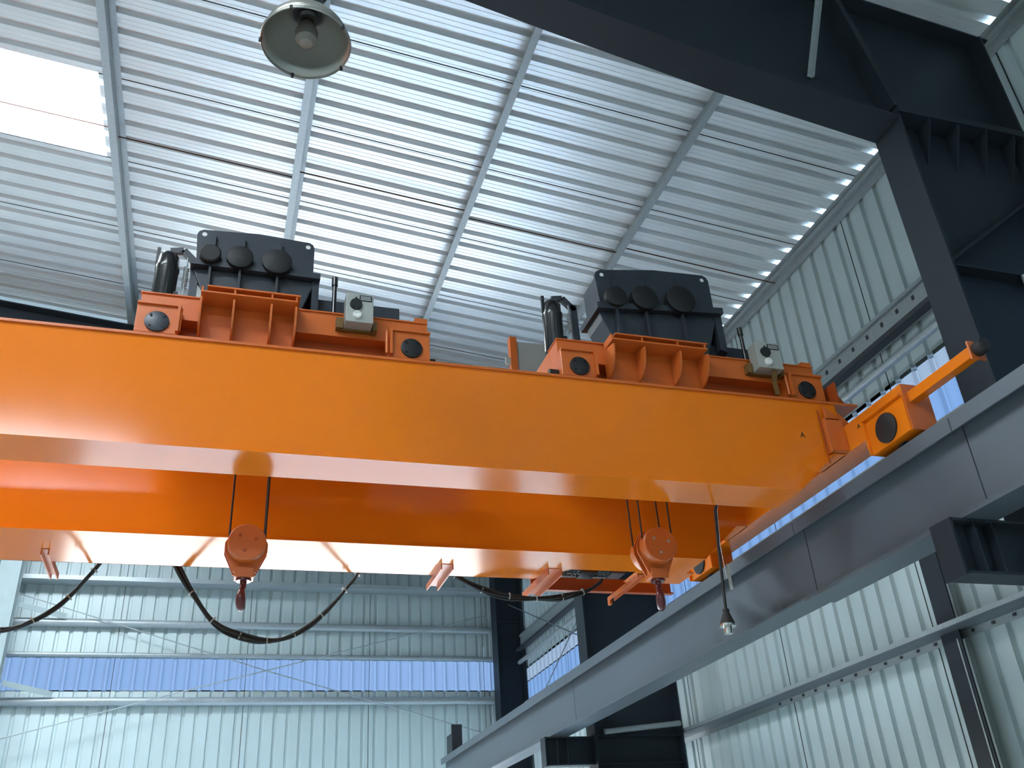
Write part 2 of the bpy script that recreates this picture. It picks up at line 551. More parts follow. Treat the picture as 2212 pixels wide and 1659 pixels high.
def frame(Y, lab_c, lab_r, near):
    c = thing('steel_column', (XC, Y, 0), lab_c, 'column', 'blue grey steel columns of the portal frames')
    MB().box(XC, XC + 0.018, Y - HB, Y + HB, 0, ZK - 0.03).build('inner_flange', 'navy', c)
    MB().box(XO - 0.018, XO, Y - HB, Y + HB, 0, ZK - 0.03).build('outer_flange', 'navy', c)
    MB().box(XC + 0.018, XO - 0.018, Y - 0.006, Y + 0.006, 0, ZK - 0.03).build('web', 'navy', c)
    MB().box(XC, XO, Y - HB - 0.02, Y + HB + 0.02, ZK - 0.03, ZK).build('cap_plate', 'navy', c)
    for k in range(4):
        gx = XC + 0.25 + k * 0.25
        for s in (-1, 1):
            MB().prism([(Y + s * 0.006, ZK - 0.03), (Y + s * (HB + 0.01), ZK - 0.03), (Y + s * (HB + 0.01), ZK - 0.06), (Y + s * 0.006, ZK - 0.36)],
                       'x', gx, gx + 0.014).build('gusset', 'navy', c)
    # horizontal and diagonal web stiffeners below the knee
    for s in (-1, 1):
        ya, yb = sorted((Y + s * 0.006, Y + s * 0.10))
        MB().bar((XC + 0.02, (ya + yb) / 2, 7.64), (XO - 0.02, (ya + yb) / 2, 8.44), yb - ya, 0.02).build('diagonal_stiffener', 'navy', c)
        MB().box(XC + 0.018, XO - 0.018, ya, yb, 7.62, 7.635).build('web_stiffener', 'navy', c)
        MB().box(XC + 0.018, XO - 0.018, ya, yb, 5.56, 5.575).build('web_stiffener', 'navy', c)
        MB().box(XC + 0.018, XO - 0.018, ya, yb, 5.86, 5.875).build('web_stiffener', 'navy', c)
    # corbel that carries the runway beam
    MB().box(3.66, XC, Y - 0.08, Y + 0.08, 5.852, 5.866).build('corbel_top_flange', 'navy', c)
    MB().box(3.66, XC, Y - 0.08, Y + 0.08, 5.560, 5.575).build('corbel_bottom_flange', 'navy', c)
    MB().box(3.67, XC, Y - 0.005, Y + 0.005, 5.575, 5.852).build('corbel_web', 'navy', c)
    MB().box(3.652, 3.668, Y - 0.08, Y + 0.08, 5.555, 5.866).build('corbel_end_plate', 'navy', c)
    for gx in (3.80, 3.92):
        for s in (-1, 1):
            ya, yb = sorted((Y + s * 0.005, Y + s * 0.075))
            MB().box(gx, gx + 0.010, ya, yb, 5.575, 5.852).build('corbel_stiffener', 'navy', c)
    # rafter and knee
    r = thing('steel_rafter', (XC, Y, ZK), lab_r, 'rafter', 'blue grey steel rafters of the portal frames')
    top = lambda x: roof_z(x) - 0.198
    xs = [XO, 4.25, 4.248, 3.0, 1.75, 1.07, -1.0, XR, 2 * XR + 1.0, XL + 1.4]
    zb = [ZK + 0.028, ZK + 0.028, 8.90, 9.10, 9.37, 9.53, 9.93, 10.45, 9.93, 8.95]
    poly = [(x, z) for x, z in zip(xs, zb)] + [(XL + 1.4, top(XL + 1.4)), (XR, top(XR)), (XO, top(XO))]
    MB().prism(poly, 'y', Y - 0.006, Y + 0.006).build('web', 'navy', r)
    mb = MB()
    t = 0.016
    lo = list(zip(xs, zb))[2:]
    pts = lo + [(x, z - t) for x, z in reversed(lo)]
    n = len(lo)
    for i in range(n - 1):
        (xa, za), (xb_, zb_) = lo[i], lo[i + 1]
        mb.prism([(xa, za), (xb_, zb_), (xb_, zb_ - t), (xa, za - t)], 'y', Y - HB, Y + HB)
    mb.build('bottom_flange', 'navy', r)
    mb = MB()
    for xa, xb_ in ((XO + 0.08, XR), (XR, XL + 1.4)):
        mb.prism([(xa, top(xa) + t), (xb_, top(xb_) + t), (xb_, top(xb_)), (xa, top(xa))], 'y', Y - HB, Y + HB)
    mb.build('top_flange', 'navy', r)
    MB().box(XC, XO, Y - HB - 0.02, Y + HB + 0.02, ZK, ZK + 0.028).build('base_plate', 'navy', r)
    for s in (-1, 1):
        ya, yb = sorted((Y + s * 0.006, Y + s * (HB + 0.015)))
        MB().prism([(XC - 0.02, ZK + 0.028), (XC + 0.03, ZK + 0.028), (XC - 0.20, top(XC - 0.2)), (XC - 0.25, top(XC - 0.25))], 'y', ya, yb).build('splice_plate', 'navy', r)
        MB().box(XO - 0.018, XO, ya, yb, ZK + 0.028, top(XO)).build('knee_flange', 'navy', r)
    return c, r


Y1, Y2 = 3.80, 10.56
c1, r1 = frame(Y1, 'blue grey steel column beside the orange buffer arm', 'dark steel rafter crossing the top right corner with haunched knee', True)
c2, r2 = frame(Y2, 'blue grey steel column behind the larger hook block', 'dark steel rafter glimpsed low behind the girder at far left', False)
# strut across the second column
MB().cyl((4.36, Y2 - 0.16, 5.90), (5.33, Y2 - 0.16, 5.985), 0.032, 12).build('cross_strut', 'galv', c2)
# light conduit on the first column
MB().cyl((4.86, Y1 - 0.10, 0.4), (4.86, Y1 - 0.10, 7.62), 0.022, 10).build('conduit', 'galv', c1)

fb = thing('fly_brace', (3.70, Y1 - 0.03, 9.26), 'pale galvanised fly brace angle on the dark rafter', 'brace')
mb = MB()
pa, pb = Vector((3.69, 3.78, 9.25)), Vector((3.757, 3.26, 10.30))
mb.bar(pa, pb, 0.045, 0.006, up=(0, 1, 0.5))
mb.bar(pa + Vector((0.02, 0, 0)), pb + Vector((0.02, 0, 0)), 0.006, 0.045, up=(0, 1, 0.5))
mb.build('angle_bar', 'galv', fb)

# ------------------------------------------------------------------ end wall framing
gc = thing('gable_column', (-3.42, 16.87, 0), 'pale steel gable post at the far left of the end wall', 'column')
MB().box(-3.58, -3.265, 16.74, 16.755, 0, 10.9).build('front_flange', 'post', gc)
MB().box(-3.43, -3.418, 16.755, 16.975, 0, 10.9).build('web', 'post', gc)
MB().box(-3.58, -3.265, 16.975, 16.99, 0, 10.9).build('rear_flange', 'post', gc)
cc = thing('corner_column', (5.3, 17.05, 0), 'dark steel corner post where the end wall meets the side wall', 'column')
MB().box(5.055, 5.07, 16.80, 17.15, 0, 10.0).build('inner_flange', 'navy', cc)
MB().box(5.07, 5.585, 16.97, 16.982, 0, 10.0).build('web', 'navy', cc)
MB().box(5.585, 5.60, 16.80, 17.15, 0, 10.0).build('outer_flange', 'navy', cc)
MB().box(5.07, 5.585, 16.93, 16.97, 9.0, 9.015).build('web_stiffener', 'navy', cc)


def girt_x(z0, z1, label, y0=17.18, y1=17.335, mat='galv'):
    g = thing('wall_girt', (0.9, y0, z0), label, 'girt', 'end wall girts')
    t = 0.006
    MB().box(XL, 5.05, y0, y0 + t, z0, z1).build('web', mat, g)
    MB().box(XL, 5.05, y0 + t, y1, z1 - t, z1).build('top_flange', mat, g)
    MB().box(XL, 5.05, y0 + t, y1, z0, z0 + t).build('bottom_flange', mat, g)


girt_x(9.585, 9.66, 'topmost visible wall girt, a flat channel behind the smaller hook', y0=17.0)


def girt_tube(z, r, label):
    o = MB().cyl((XL, YB - 0.012 - r, z), (5.06, YB - 0.012 - r, z), r, 16).build('wall_girt', 'galv', at=(0.9, YB - 0.1, z - r))
    tag(o, label, 'girt', 'end wall girts', 'thing')


girt_tube(8.91, 0.068, 'second wall girt from the top, a tube below the hook point')
girt_tube(8.375, 0.042, 'slim tube girt along the top of the blue translucent strip')
girt_tube(7.60, 0.070, 'tube girt just below the blue translucent strip')
for z, lab in ((8.95, 'short flat brace from the gable post to the second girt'), (7.66, 'short flat brace from the gable post to the girt under the blue strip')):
    mb = MB().bar((-3.24, 16.995, z + 0.18), (-2.5, 17.18, z + 0.04), 0.008, 0.09)
    tag(mb.build('flat_brace', 'post', at=(-3.24, 16.995, z)), lab, 'brace', 'gable post braces', 'thing')
ra = MB().tube([at_y(30, 1278, 17.15), at_y(585, 1452, 17.15), at_y(1060, 1588, 17.15)], 0.010, 6)
tag(ra.build('brace_rod', 'galv', at=tuple(at_y(30, 1278, 17.15))), 'thin diagonal brace rod falling to the right across the end wall', 'brace rod', 'end wall brace rods', 'thing')
ra = MB().tube([at_y(-80, 1617, 17.08), at_y(350, 1505, 17.08), at_y(1050, 1330, 17.08)], 0.010, 6)
tag(ra.build('brace_rod', 'galv', at=tuple(at_y(-80, 1617, 17.15))), 'thin diagonal brace rod rising to the right across the end wall', 'brace rod', 'end wall brace rods', 'thing')

# ------------------------------------------------------------------ side wall girts
def girt_y(z0, z1, label, bolts, x0=5.505, x1=5.628, lip=0.0):
    g = thing('side_girt', (x0, 5.0, z0), label, 'girt', 'side wall girts')
    t = 0.006
    MB().box(x0, x0 + t, YF, 16.78, z0, z1).build('web', 'galv', g)
    MB().box(x0 + t, x1, YF, 16.78, z1 - t, z1).build('top_flange', 'galv', g)
    MB().box(x0 + t, x1, YF, 16.78, z0, z0 + t).build('bottom_flange', 'galv', g)
    if bolts:
        MB().prism([(x0 - 0.03, z1 - 0.055), (x0, z1 + 0.004), (x0, z1 - 0.055)], 'y', YF, 16.78).build('top_lip', 'galv', g)
    if lip:
        MB().box(x0 - 0.02, x0, YF, 16.78, z0 - lip, z0 + 0.012).build('lower_lip', 'galv', g)
    bm = MB().box(-0.006, 0, -0.014, 0.014, -0.02, 0.02).mesh('bolt_plate', 'steel_dark')
    for y in bolts:
        place('bolt_plate', bm, g, (x0, y, z0 + (z1 - z0) * 0.55 if not lip else z0 - lip * 0.2))
    return g


girt_y(8.46, 8.72, 'galvanised side girt with a row of dark bolts above the orange buffer arm', [4.6 + i * PIT for i in range(12)])
gl = thing('side_girt', (5.5, 5.0, 5.83), 'flat side girt with a bolted lower lip below the runway beam', 'girt', 'side wall girts')
MB().box(5.39, 5.625, YF, 16.78, 5.884, 5.892).build('web', 'steel', gl)  # underside darker than the lips: its shade is put into the colour
MB().box(5.39, 5.396, YF, 16.78, 5.892, 5.93).build('front_lip', 'galv', gl)
MB().box(5.600, 5.606, YF, 16.78, 5.828, 5.884).build('lower_lip', 'galv', gl)
_bm = MB().box(-0.006, 0, -0.016, 0.016, -0.012, 0.012).mesh('bolt_plate', 'steel_dark')
for i in range(20):
    place('bolt_plate', _bm, gl, (5.600, 4.5 + i * PIT, 5.862))
girt_y(7.36, 7.48, 'galvanised side girt along the bottom of the blue translucent strip', [])
pp = MB().cyl((5.46, YF, 8.19), (5.46, 16.78, 8.19), 0.038, 14)
tag(pp.build('wall_pipe', 'galv', at=(5.46, 3.8, 8.15)), 'shiny galvanised pipe along the side wall above the buffer arm', 'pipe', None, 'thing')
tag(MB().box(5.40, 5.50, YF, 16.78, 8.385, 8.43).build('girt_shadow_bar', 'steel_dark', at=(5.45, 3.8, 8.385)), 'dark bar for the shadow and bottom lip of the bolted side girt', 'shadow line', None, 'thing')  # dark bar imitating the girt's shadow line and bottom lip
for (a, b, c_, d), lab in (((1095, 1305, 1255, 1375), 'thin side wall brace rod falling to the right beside the corner post'),
                           ((1247, 1340, 1180, 1484), 'thin side wall brace rod falling to the left beside the corner post')):
    xr_ = 5.36 if a < 1200 else 5.33
    ra = MB().tube([at_x(a, b, xr_), at_x(c_, d, xr_)], 0.010, 6)
    tag(ra.build('brace_rod', 'steel', at=tuple(at_x(a, b, xr_))), lab, 'brace rod', 'side wall brace rods', 'thing')
po = thing('wall_post', (5.56, 5.85, 0), 'dark vertical steel post on the side wall at lower right', 'post')
ya, yb = at_x(2052, 1300, 5.515).y, at_x(2010, 1300, 5.515).y
MB().box(5.515, 5.522, ya, yb, 0, 7.35).build('front_flange', 'navy', po)
MB().box(5.522, 5.62, (ya + yb) / 2 - 0.005, (ya + yb) / 2 + 0.005, 0, 7.35).build('web', 'navy', po)
MB().box(5.511, 5.515, ya + 0.03, ya + 0.045, 0, 5.82).build('conduit', 'galv', po)

# ------------------------------------------------------------------ runway beam
XB0, XB1 = 3.745, 3.975
ZT, ZBOT = 6.424, 5.882
rb = thing('runway_beam', (3.86, 3.8, ZBOT), 'blue grey crane runway beam running diagonally at lower right', 'runway beam')
YE = 16.05
MB().box(XB0, XB1, YF, YE, ZT - 0.014, ZT).build('top_flange', 'steel', rb)
ys = [YF, 3.61, 5.21, 9.90, YE]
for i in range(4):
    MB().box(XB0, XB0 + 0.012, ys[i] + 0.003, ys[i + 1] - 0.003, ZT - 0.095, ZT - 0.014).build('edge_lip', 'steel', rb)
    MB().box(3.83, 3.842, ys[i] + 0.004, ys[i + 1] - 0.004, ZBOT + 0.014, ZT - 0.014).build('web_plate', 'steel', rb)
    MB().box(XB0, XB1, ys[i] + 0.002, ys[i + 1] - 0.002, ZBOT, ZBOT + 0.014).build('bottom_flange', 'steel', rb)
for y in ys[1:4]:
    MB().box(3.842, 3.85, y - 0.03, y + 0.03, ZBOT + 0.014, ZT - 0.014).build('splice_strip', 'steel_dark', rb)
MB().box(XB0 - 0.004, XB1 + 0.004, YF, 5.25, ZBOT - 0.014, ZBOT).build('cover_plate', 'steel', rb)
rail = MB()
rail.prism([(3.80, ZT), (3.87, ZT), (3.87, ZT + 0.008), (3.848, ZT + 0.014), (3.848, ZT + 0.028), (3.856, ZT + 0.04), (3.814, ZT + 0.04), (3.822, ZT + 0.028), (3.822, ZT + 0.014), (3.80, ZT + 0.008)], 'y', YF, YE)
rail.build('crane_rail', 'rust', rb)
st = MB()
st.box(3.78, 3.80, 15.35, 15.75, ZT, ZT + 0.30)
st.box(3.76, 3.93, 15.30, 15.35, ZT, ZT + 0.42)
st.build('end_stop', 'steel_dark', rb)

# ------------------------------------------------------------------ bridge crane
GZ0, GZ1 = 6.333, 6.977
crane = thing('bridge_crane', (0, 5.3, GZ0), 'glossy orange double girder bridge crane spanning the hall', 'crane')
XGL = -11.6
XE1 = 3.345                    # where the soffit starts to rise
XE2 = 3.755                    # girder end


def girder(yf, yr):
    poly = [(XGL, GZ0), (XE1, GZ0), (3.64, 6.60), (XE2, 6.60), (XE2, GZ1 - 0.016), (XGL, GZ1 - 0.016)]
    g = MB().prism(poly, 'y', yf + 0.012, yr - 0.012).build('girder', 'orange', crane)
    MB().box(XGL, 3.93, yf, yr, GZ1 - 0.016, GZ1).build('top_flange', 'orange2', g)
    bf = MB()
    bf.box(XGL, XE1, yf, yr, GZ0 - 0.010, GZ0)
    bf.prism([(XE1, GZ0 - 0.010), (XE1, GZ0), (3.64, 6.60), (3.648, 6.592)], 'y', yf, yr)
    bf.build('bottom_flange', 'orange', g)
    MB().box(XGL, XE2 - 0.04, (yf + yr) / 2 - 0.02, (yf + yr) / 2 + 0.02, GZ1, GZ1 + 0.04).build('trolley_rail', 'orange3', g)
    return g


gf = girder(4.48, 4.785)
gr = girder(5.757, 6.098)
# joint bracket at the front girder's end
eb = MB()
eb.box(3.62, 3.742, 4.44, 4.48, 6.60, 6.82)
eb.box(3.608, 3.62, 4.44, 4.48, 6.59, 6.83)
eb.prism([(3.64, 6.93), (3.745, 6.84), (3.64, 6.84)], 'y', 4.46, 4.48)
eb.build('joint_bracket', 'orange2', gf, bevel=0.004)
MB().box(3.595, 3.604, 4.474, 4.481, 6.52, 6.90).build('end_seam', 'orange3', gf)
# the letter A stencilled on girder and end truck
fcu = {}


def letter(txt, size, loc, rot, name, parent, mat='ink'):
    cu = bpy.data.curves.new(name, 'FONT')
    cu.body = txt
    cu.size = size
    cu.extrude = 0.0008
    cu.align_x = 'CENTER'
    cu.materials.append(M[mat])
    tmp = bpy.data.objects.new(name, cu)
    col.objects.link(tmp)
    me = bpy.data.meshes.new_from_object(tmp.evaluated_get(bpy.context.evaluated_depsgraph_get()))
    bpy.data.objects.remove(tmp)
    bpy.data.curves.remove(cu)
    ob = bpy.data.objects.new(name, me)
    col.objects.link(ob)
    ob.parent = parent
    ob.location = Vector(loc) - WORLD[parent.name]
    ob.rotation_euler = rot
    return ob


pA = at_y(1735, 945, 4.491)
letter('A', 0.055, (pA.x, 4.491, pA.z), (R(90), 0, 0), 'stencil_letter', gf)

# end truck
TX0, TX1 = 3.745, 3.93
tr = MB().prism([(4.25, 6.60), (6.35, 6.60), (6.35, 6.776), (3.88, 6.776), (3.88, 6.66), (4.20, 6.66)], 'x', TX0, TX1).build('end_truck', 'orange', crane)
for ya, yb, yc in ((3.88, 4.25, 4.062), (6.35, 6.72, 6.538)):
    MB().box(TX0 - 0.012, TX1 + 0.004, ya, yb, 6.475, 6.70).build('wheel_box', 'orange', tr, bevel=0.004)
    MB().box(TX0 - 0.035, TX0 - 0.01, ya, yb, 6.70, 6.712).build('box_ledge', 'orange', tr)
    MB().box(TX0 - 0.03, TX0 - 0.011, yb - 0.018, yb - 0.004, 6.475, 6.70).build('box_rib', 'orange', tr)
    MB().lathe((TX0 - 0.012, yc, 6.575), (-1, 0, 0), [(0, 0.092), (0.012, 0.092), (0.016, 0.08), (0.016, 0.001)], 28).build('bearing_cap', 'rubber', tr)
    MB().cyl((3.80, yc, 6.566), (3.87, yc, 6.566), 0.10, 28).build('wheel', 'steel_dark', tr)
# buffer arm towards the camera
MB().box(3.778, 3.842, 3.345, 3.88, 6.655, 6.722).build('buffer_arm', 'orange', tr, bevel=0.004)
MB().box(3.762, 3.858, 3.333, 3.345, 6.635, 6.745).build('buffer_plate', 'orange2', tr)
MB().lathe((3.81, 3.333, 6.69), (0, -1, 0), [(0, 0.038), (0.015, 0.043), (0.065, 0.041), (0.072, 0.028)], 20).build('rubber_buffer', 'rubber', tr)
MB().box(3.745, 3.93, 3.872, 3.88, 6.475, 6.776).build('end_plate', 'orange2', tr)
pB = at_x(1856, 925, TX0 - 0.001)
letter('A', 0.045, (TX0 - 0.001, pB.y, pB.z), (R(90), 0, R(-90)), 'stencil_letter', tr)
# travel stops on top of the girders' ends
for yy in (4.6, 5.95):
    sp = MB()
    sp.box(3.80, 3.815, yy - 0.10, yy + 0.10, GZ1, GZ1 + 0.17)
    sp.prism([(3.815, GZ1), (3.925, GZ1), (3.815, GZ1 + 0.15)], 'y', yy - 0.05, yy - 0.035)
    sp.prism([(3.815, GZ1), (3.925, GZ1), (3.815, GZ1 + 0.15)], 'y', yy + 0.035, yy + 0.05)
    sp.build('rail_stop', 'orange3', crane)
# plate over the truck at the girder end
MB().prism([(3.755, 6.776), (3.90, 6.776), (3.755, 6.93)], 'y', 4.50, 4.515).build('end_gusset', 'orange2', crane)

# walkway soffit behind the rear girder
WZ = GZ0 - 0.004
wk = MB()
wk.add([(XGL, 6.098, WZ), (2.447, 6.098, WZ), (2.21, 6.365, WZ), (XGL, 6.365, WZ), (XGL, 6.098, WZ + 0.006), (2.447, 6.098, WZ + 0.006), (2.21, 6.365, WZ + 0.006), (XGL, 6.365, WZ + 0.006)],
       [(0, 3, 2, 1), (4, 5, 6, 7), (0, 1, 5, 4), (1, 2, 6, 5), (2, 3, 7, 6), (3, 0, 4, 7)])
wk.build('walkway_plate', 'orange', crane)
MB().box(2.95, 3.42, 6.098, 6.36, WZ, WZ + 0.006).build('walkway_plate', 'orange', crane)
MB().box(XGL, 2.19, 6.359, 6.365, WZ, WZ + 0.05).build('walkway_edge', 'orange2', crane)


def channel_arm(x, ya, yb, w=0.09, h=0.06):
    mb = MB()
    z = WZ
    mb.box(x, x + 0.008, ya, yb, z - h, z)
    mb.box(x + w - 0.008, x + w, ya, yb, z - h, z)
    mb.box(x + 0.008, x + w - 0.008, ya, yb, z - 0.010, z - 0.002)
    return mb.build('channel_arm', 'orange2', crane)


channel_arm(-1.10, 6.10, 6.60, 0.05, 0.045)
channel_arm(1.45, 6.09, 6.58, 0.09, 0.045)
channel_arm(2.24, 6.09, 6.71, 0.11, 0.055)
channel_arm(2.975, 6.15, 6.74, 0.055, 0.032)
ob_ = MB()
ob_.box(2.30, 3.50, 6.66, 6.672, 6.335, 6.45)
ob_.box(2.30, 3.50, 6.62, 6.66, 6.335, 6.345)
ob_.build('platform_edge_beam', 'orange3', crane)
mt_ = MB()
mt_.cyl((2.50, 6.38, 6.47), (2.84, 6.38, 6.47), 0.085, 18)
for k in range(9):
    mt_.lathe((2.53 + k * 0.034, 6.38, 6.47), (1, 0, 0), [(0, 0.095), (0.010, 0.095)], 18)
mt_.box(2.60, 2.72, 6.30, 6.46, 6.375, 6.40)
mt_.build('travel_motor', 'black', crane)
MB().box(2.84, 2.95, 6.31, 6.45, 6.38, 6.56).build('travel_gearbox', 'gear', crane)
MB().box(2.976, 2.996, 6.72, 6.76, WZ - 0.065, WZ - 0.002).build('hanger_plate', 'orange2', crane)
# festoon rail carried by the arms
MB().box(XGL, 2.95, 6.52, 6.55, WZ + 0.085, WZ + 0.125).build('festoon_rail', 'galv', crane)

# ------------------------------------------------------------------ hoist trolleys
def trolley(label, x0, x1, w0, w1, s0, s1, sr, gmap, gz, mx, bx, sw, rodx, tilt=0.0, panel=None, left_buffer=False):
    t = thing('hoist_trolley', ((x0 + x1) / 2, 5.28, GZ1 + 0.04), label, 'trolley', 'hoist trolleys on the crane girders')
    fr = MB().box(x0 + 0.005, x1, 4.615, 4.75, 7.165, 7.315).build('side_beam', 'orange2', t)
    MB().box(x0, x1, 4.605, 4.77, 7.315, 7.323).build('beam_flange', 'orange2', fr)
    MB().box(x0 + 0.2, x1 - 0.2, 4.70, 4.72, 7.045, 7.165).build('beam_skirt', 'orange3', fr)  # web plate set back below the beam, its shade painted as darker orange
    MB().box(x0 + 0.005, x1, 5.80, 5.98, 7.10, 7.315).build('side_beam', 'orange2', t)
    for xa, xb_ in ((x0 + 0.004, x0 + 0.14), (x1 - 0.14, x1 - 0.004)):
        MB().box(xa, xb_, 4.75, 5.80, 7.12, 7.312).build('cross_beam', 'orange2', t)
    MB().box(x0 + 0.3, x1 - 0.45, 4.75, 5.45, 7.26, 7.313).build('machine_bed', 'orange2', t)
    MB().box(x1 - 0.074, x1 + 0.003, 4.62, 4.74, 7.323, 7.36).build('end_tab', 'orange2', t)
    # wheel boxes
    for wx, s in ((w0, 1), (w1, -1)):
        xa, xb_ = (x0, wx + 0.115) if s > 0 else (wx - 0.13, x1)
        bo = MB().box(xa, xb_, 4.55, 4.74, 7.022, 7.20).build('wheel_box', 'orange2', t, bevel=0.003)
        MB().box(xa, xb_ + 0.002, 4.535, 4.62, 7.20, 7.212).build('box_ledge', 'orange2', bo)
        rx = xb_ - 0.014 if s > 0 else xa
        MB().box(rx, rx + 0.014, 4.52, 4.55, 7.03, 7.20).build('box_rib', 'orange2', bo)
        MB().tube([(rx + 0.016 * s, 4.545, 7.04), (rx + 0.016 * s, 4.545, 7.19)], 0.010, 8).build('weld_bead', 'orange2', bo)
        MB().lathe((wx, 4.552, 7.092), (0, -1, 0), [(0, 0.064), (0.012, 0.064), (0.016, 0.055), (0.016, 0.001)], 26).build('bearing_cap', 'gear' if s > 0 and not left_buffer else 'gearcap', bo)
        for k in range(4):
            a = R(45 + 90 * k)
            MB().cyl((wx + 0.047 * math.cos(a), 4.54, 7.092 + 0.047 * math.sin(a)), (wx + 0.047 * math.cos(a), 4.530, 7.092 + 0.047 * math.sin(a)), 0.007, 6).build('cap_bolt', 'black', bo)
        MB().cyl((wx, 4.61, 7.097), (wx, 4.66, 7.097), 0.08, 24).build('wheel', 'steel_dark', t)
        MB().cyl((wx, 5.90, 7.097), (wx, 5.955, 7.097), 0.08, 24).build('wheel', 'steel_dark', t)
    # shelf under the gearbox: two plates, back plate and curved gussets
    sh = MB().box(s0, s1, 4.455, 4.62, 7.262, 7.272).build('gearbox_shelf', 'orange2', t)
    MB().box(s0 + 0.03, s1 + 0.015, 4.47, 4.80, 7.312, 7.322).build('shelf_top_plate', 'orange2', sh)
    MB().box(s0, s1, 4.603, 4.615, 7.05, 7.262).build('shelf_back_plate', 'orange2', sh)
    curve = [(4.603, 7.262)]
    for k in range(9):
        a = R(90 * k / 8)
        curve.append((4.603 - 0.146 * math.cos(a * 0.96), 7.262 - 0.03 - 0.185 * math.sin(a)))
    for xg in sr:
        MB().prism(curve, 'x', xg, xg + 0.011).build('gusset', 'orange2', sh)
        MB().box(xg, xg + 0.011, 4.475, 4.6, 7.272, 7.312).build('spacer', 'orange2', sh)
    # gearbox
    gx = lambda x: gmap[0] + (x + 0.339) * gmap[1]
    zz = lambda z: 7.33 + (z - 7.33) * gz
    zt = lambda x, z: zz(z) + tilt * (x + 0.2)
    G = lambda pts: [(gx(a), zt(a, b)) for a, b in pts]
    gb = MB().prism(G([(-0.33, 7.69), (-0.335, 7.90), (-0.315, 7.93), (-0.05, 7.945), (0.03, 7.95), (0.335, 7.935), (0.355, 7.91), (0.36, 7.69)]), 'y', 4.79, 5.03).build('gearbox', 'gear', t, bevel=0.006)
    MB().prism(G([(-0.33, 7.69), (-0.345, 7.90), (-0.335, 7.925), (-0.31, 7.94), (0.02, 7.962), (0.33, 7.945), (0.352, 7.93), (0.362, 7.905), (0.362, 7.69)]), 'y', 4.775, 4.793).build('cover_plate', 'gear', gb)
    MB().prism(G([(-0.36, 7.655), (0.405, 7.655), (0.405, 7.695), (-0.36, 7.695)]), 'y', 4.745, 5.07).build('split_flange', 'gear', gb)
    MB().prism(G([(-0.34, 7.655), (-0.325, 7.60), (-0.215, 7.335), (0.27, 7.335), (0.36, 7.60), (0.37, 7.655)]), 'y', 4.79, 5.03).build('lower_case', 'gear', gb, bevel=0.006)
    MB().prism(G([(0.36, 7.42), (0.402, 7.40), (0.402, 7.655), (0.36, 7.655)]), 'y', 4.78, 5.04).build('end_bracket', 'gear', gb)
    MB().box(gx(-0.26), gx(0.31), 4.74, 5.08, 7.322, 7.345).build('foot_plate', 'gear', gb)
    for cx, r_ in ((-0.253, 0.063), (-0.081, 0.079), (0.139, 0.089)):
        rr = r_ * (gmap[1] * 0.5 + gz * 0.5)
        MB().lathe((gx(cx), 4.79, zt(cx, 7.727)), (0, -1, 0), [(0, rr), (0.075, rr), (0.082, rr * 0.86), (0.082, 0.001)], 28).build('bearing_cap', 'gearcap', gb)
        MB().box(gx(cx + 0.008), gx(cx + 0.022), 4.745, 4.79, zt(cx, 7.75), zt(cx, 7.90)).build('case_rib', 'gear', gb)
        MB().box(gx(cx + 0.0), gx(cx + 0.014), 4.745, 4.79, zt(cx, 7.40), zt(cx, 7.66)).build('case_rib', 'gear', gb)
    for cx, cz in ((-0.302, 7.905), (0.322, 7.908)):
        MB().lathe((gx(cx), 4.777, zt(cx, cz)), (0, -1, 0), [(0, 0.015), (0.003, 0.015), (0.003, 0.001)], 14).build('lifting_eye', 'white', gb)
    MB().cyl((gx(0.139), 5.03, zz(7.70)), (gx(0.139), 5.75, zz(7.70)), 0.15 * gz, 28).build('rope_drum', 'gear', t)
    # thruster brake beside the gearbox
    br = MB()
    br.lathe((mx, 4.82, 7.323), (0.02, 0, 1), [(0, 0.05), (0.02, 0.06), (0.03, 0.066), (0.29, 0.066), (0.30, 0.070), (0.325, 0.070), (0.33, 0.062), (0.40, 0.060), (0.425, 0.045), (0.43, 0.02)], 22)
    tb = br.build('brake_thruster', 'black', t)
    MB().box(mx + 0.055, mx + 0.085, 4.79, 4.85, 7.40, 7.47).build('terminal_box', 'black', tb)
    MB().box(mx - 0.065, mx - 0.045, 4.81, 4.83, 7.66, 7.79).build('lug', 'black', tb)
    lv = MB().bar((mx + 0.01, 4.82, 7.775), (mx + 0.085, 4.82, 7.79), 0.03, 0.035)
    lv.bar((mx + 0.085, 4.82, 7.79), (mx + 0.17, 4.82, 7.70), 0.03, 0.04)
    lv.bar((mx + 0.16, 4.82, 7.74), (mx + 0.165, 4.82, 7.35), 0.03, 0.045, up=(1, 0, 0))
    lv.build('brake_lever', 'gear', t)
    sx = mx + 0.115
    pts = [(sx + 0.014 * math.cos(k * 0.9), 4.79 + 0.014 * math.sin(k * 0.9), 7.50 + k * 0.0022) for k in range(70)]
    sp = MB().tube(pts, 0.0035, 5)
    sp.cyl((sx, 4.79, 7.44), (sx, 4.79, 7.72), 0.005, 8)
    sp.build('brake_spring', 'galv', t)
    MB().box(mx + 0.11, mx + 0.16, 4.78, 4.88, 7.323, 7.41).build('brake_foot', 'chrome', t)
    # dark motor case at the other end
    MB().box(bx[0], bx[1], 4.85, 5.16, 7.323, 7.575).build('motor_case', 'gear', t, bevel=0.006)
    MB().cyl((bx[1], 5.0, 7.47), (bx[1] + 0.045, 5.0, 7.47), 0.018, 10).build('shaft_stub', 'black', t)
    rd = MB().cyl((rodx, 4.70, 7.323), (rodx, 4.70, 7.58), 0.014, 10)
    rd.cyl((rodx, 4.70, 7.58), (rodx, 4.70, 7.64), 0.019, 10)
    rd.build('lever_rod', 'black', t)
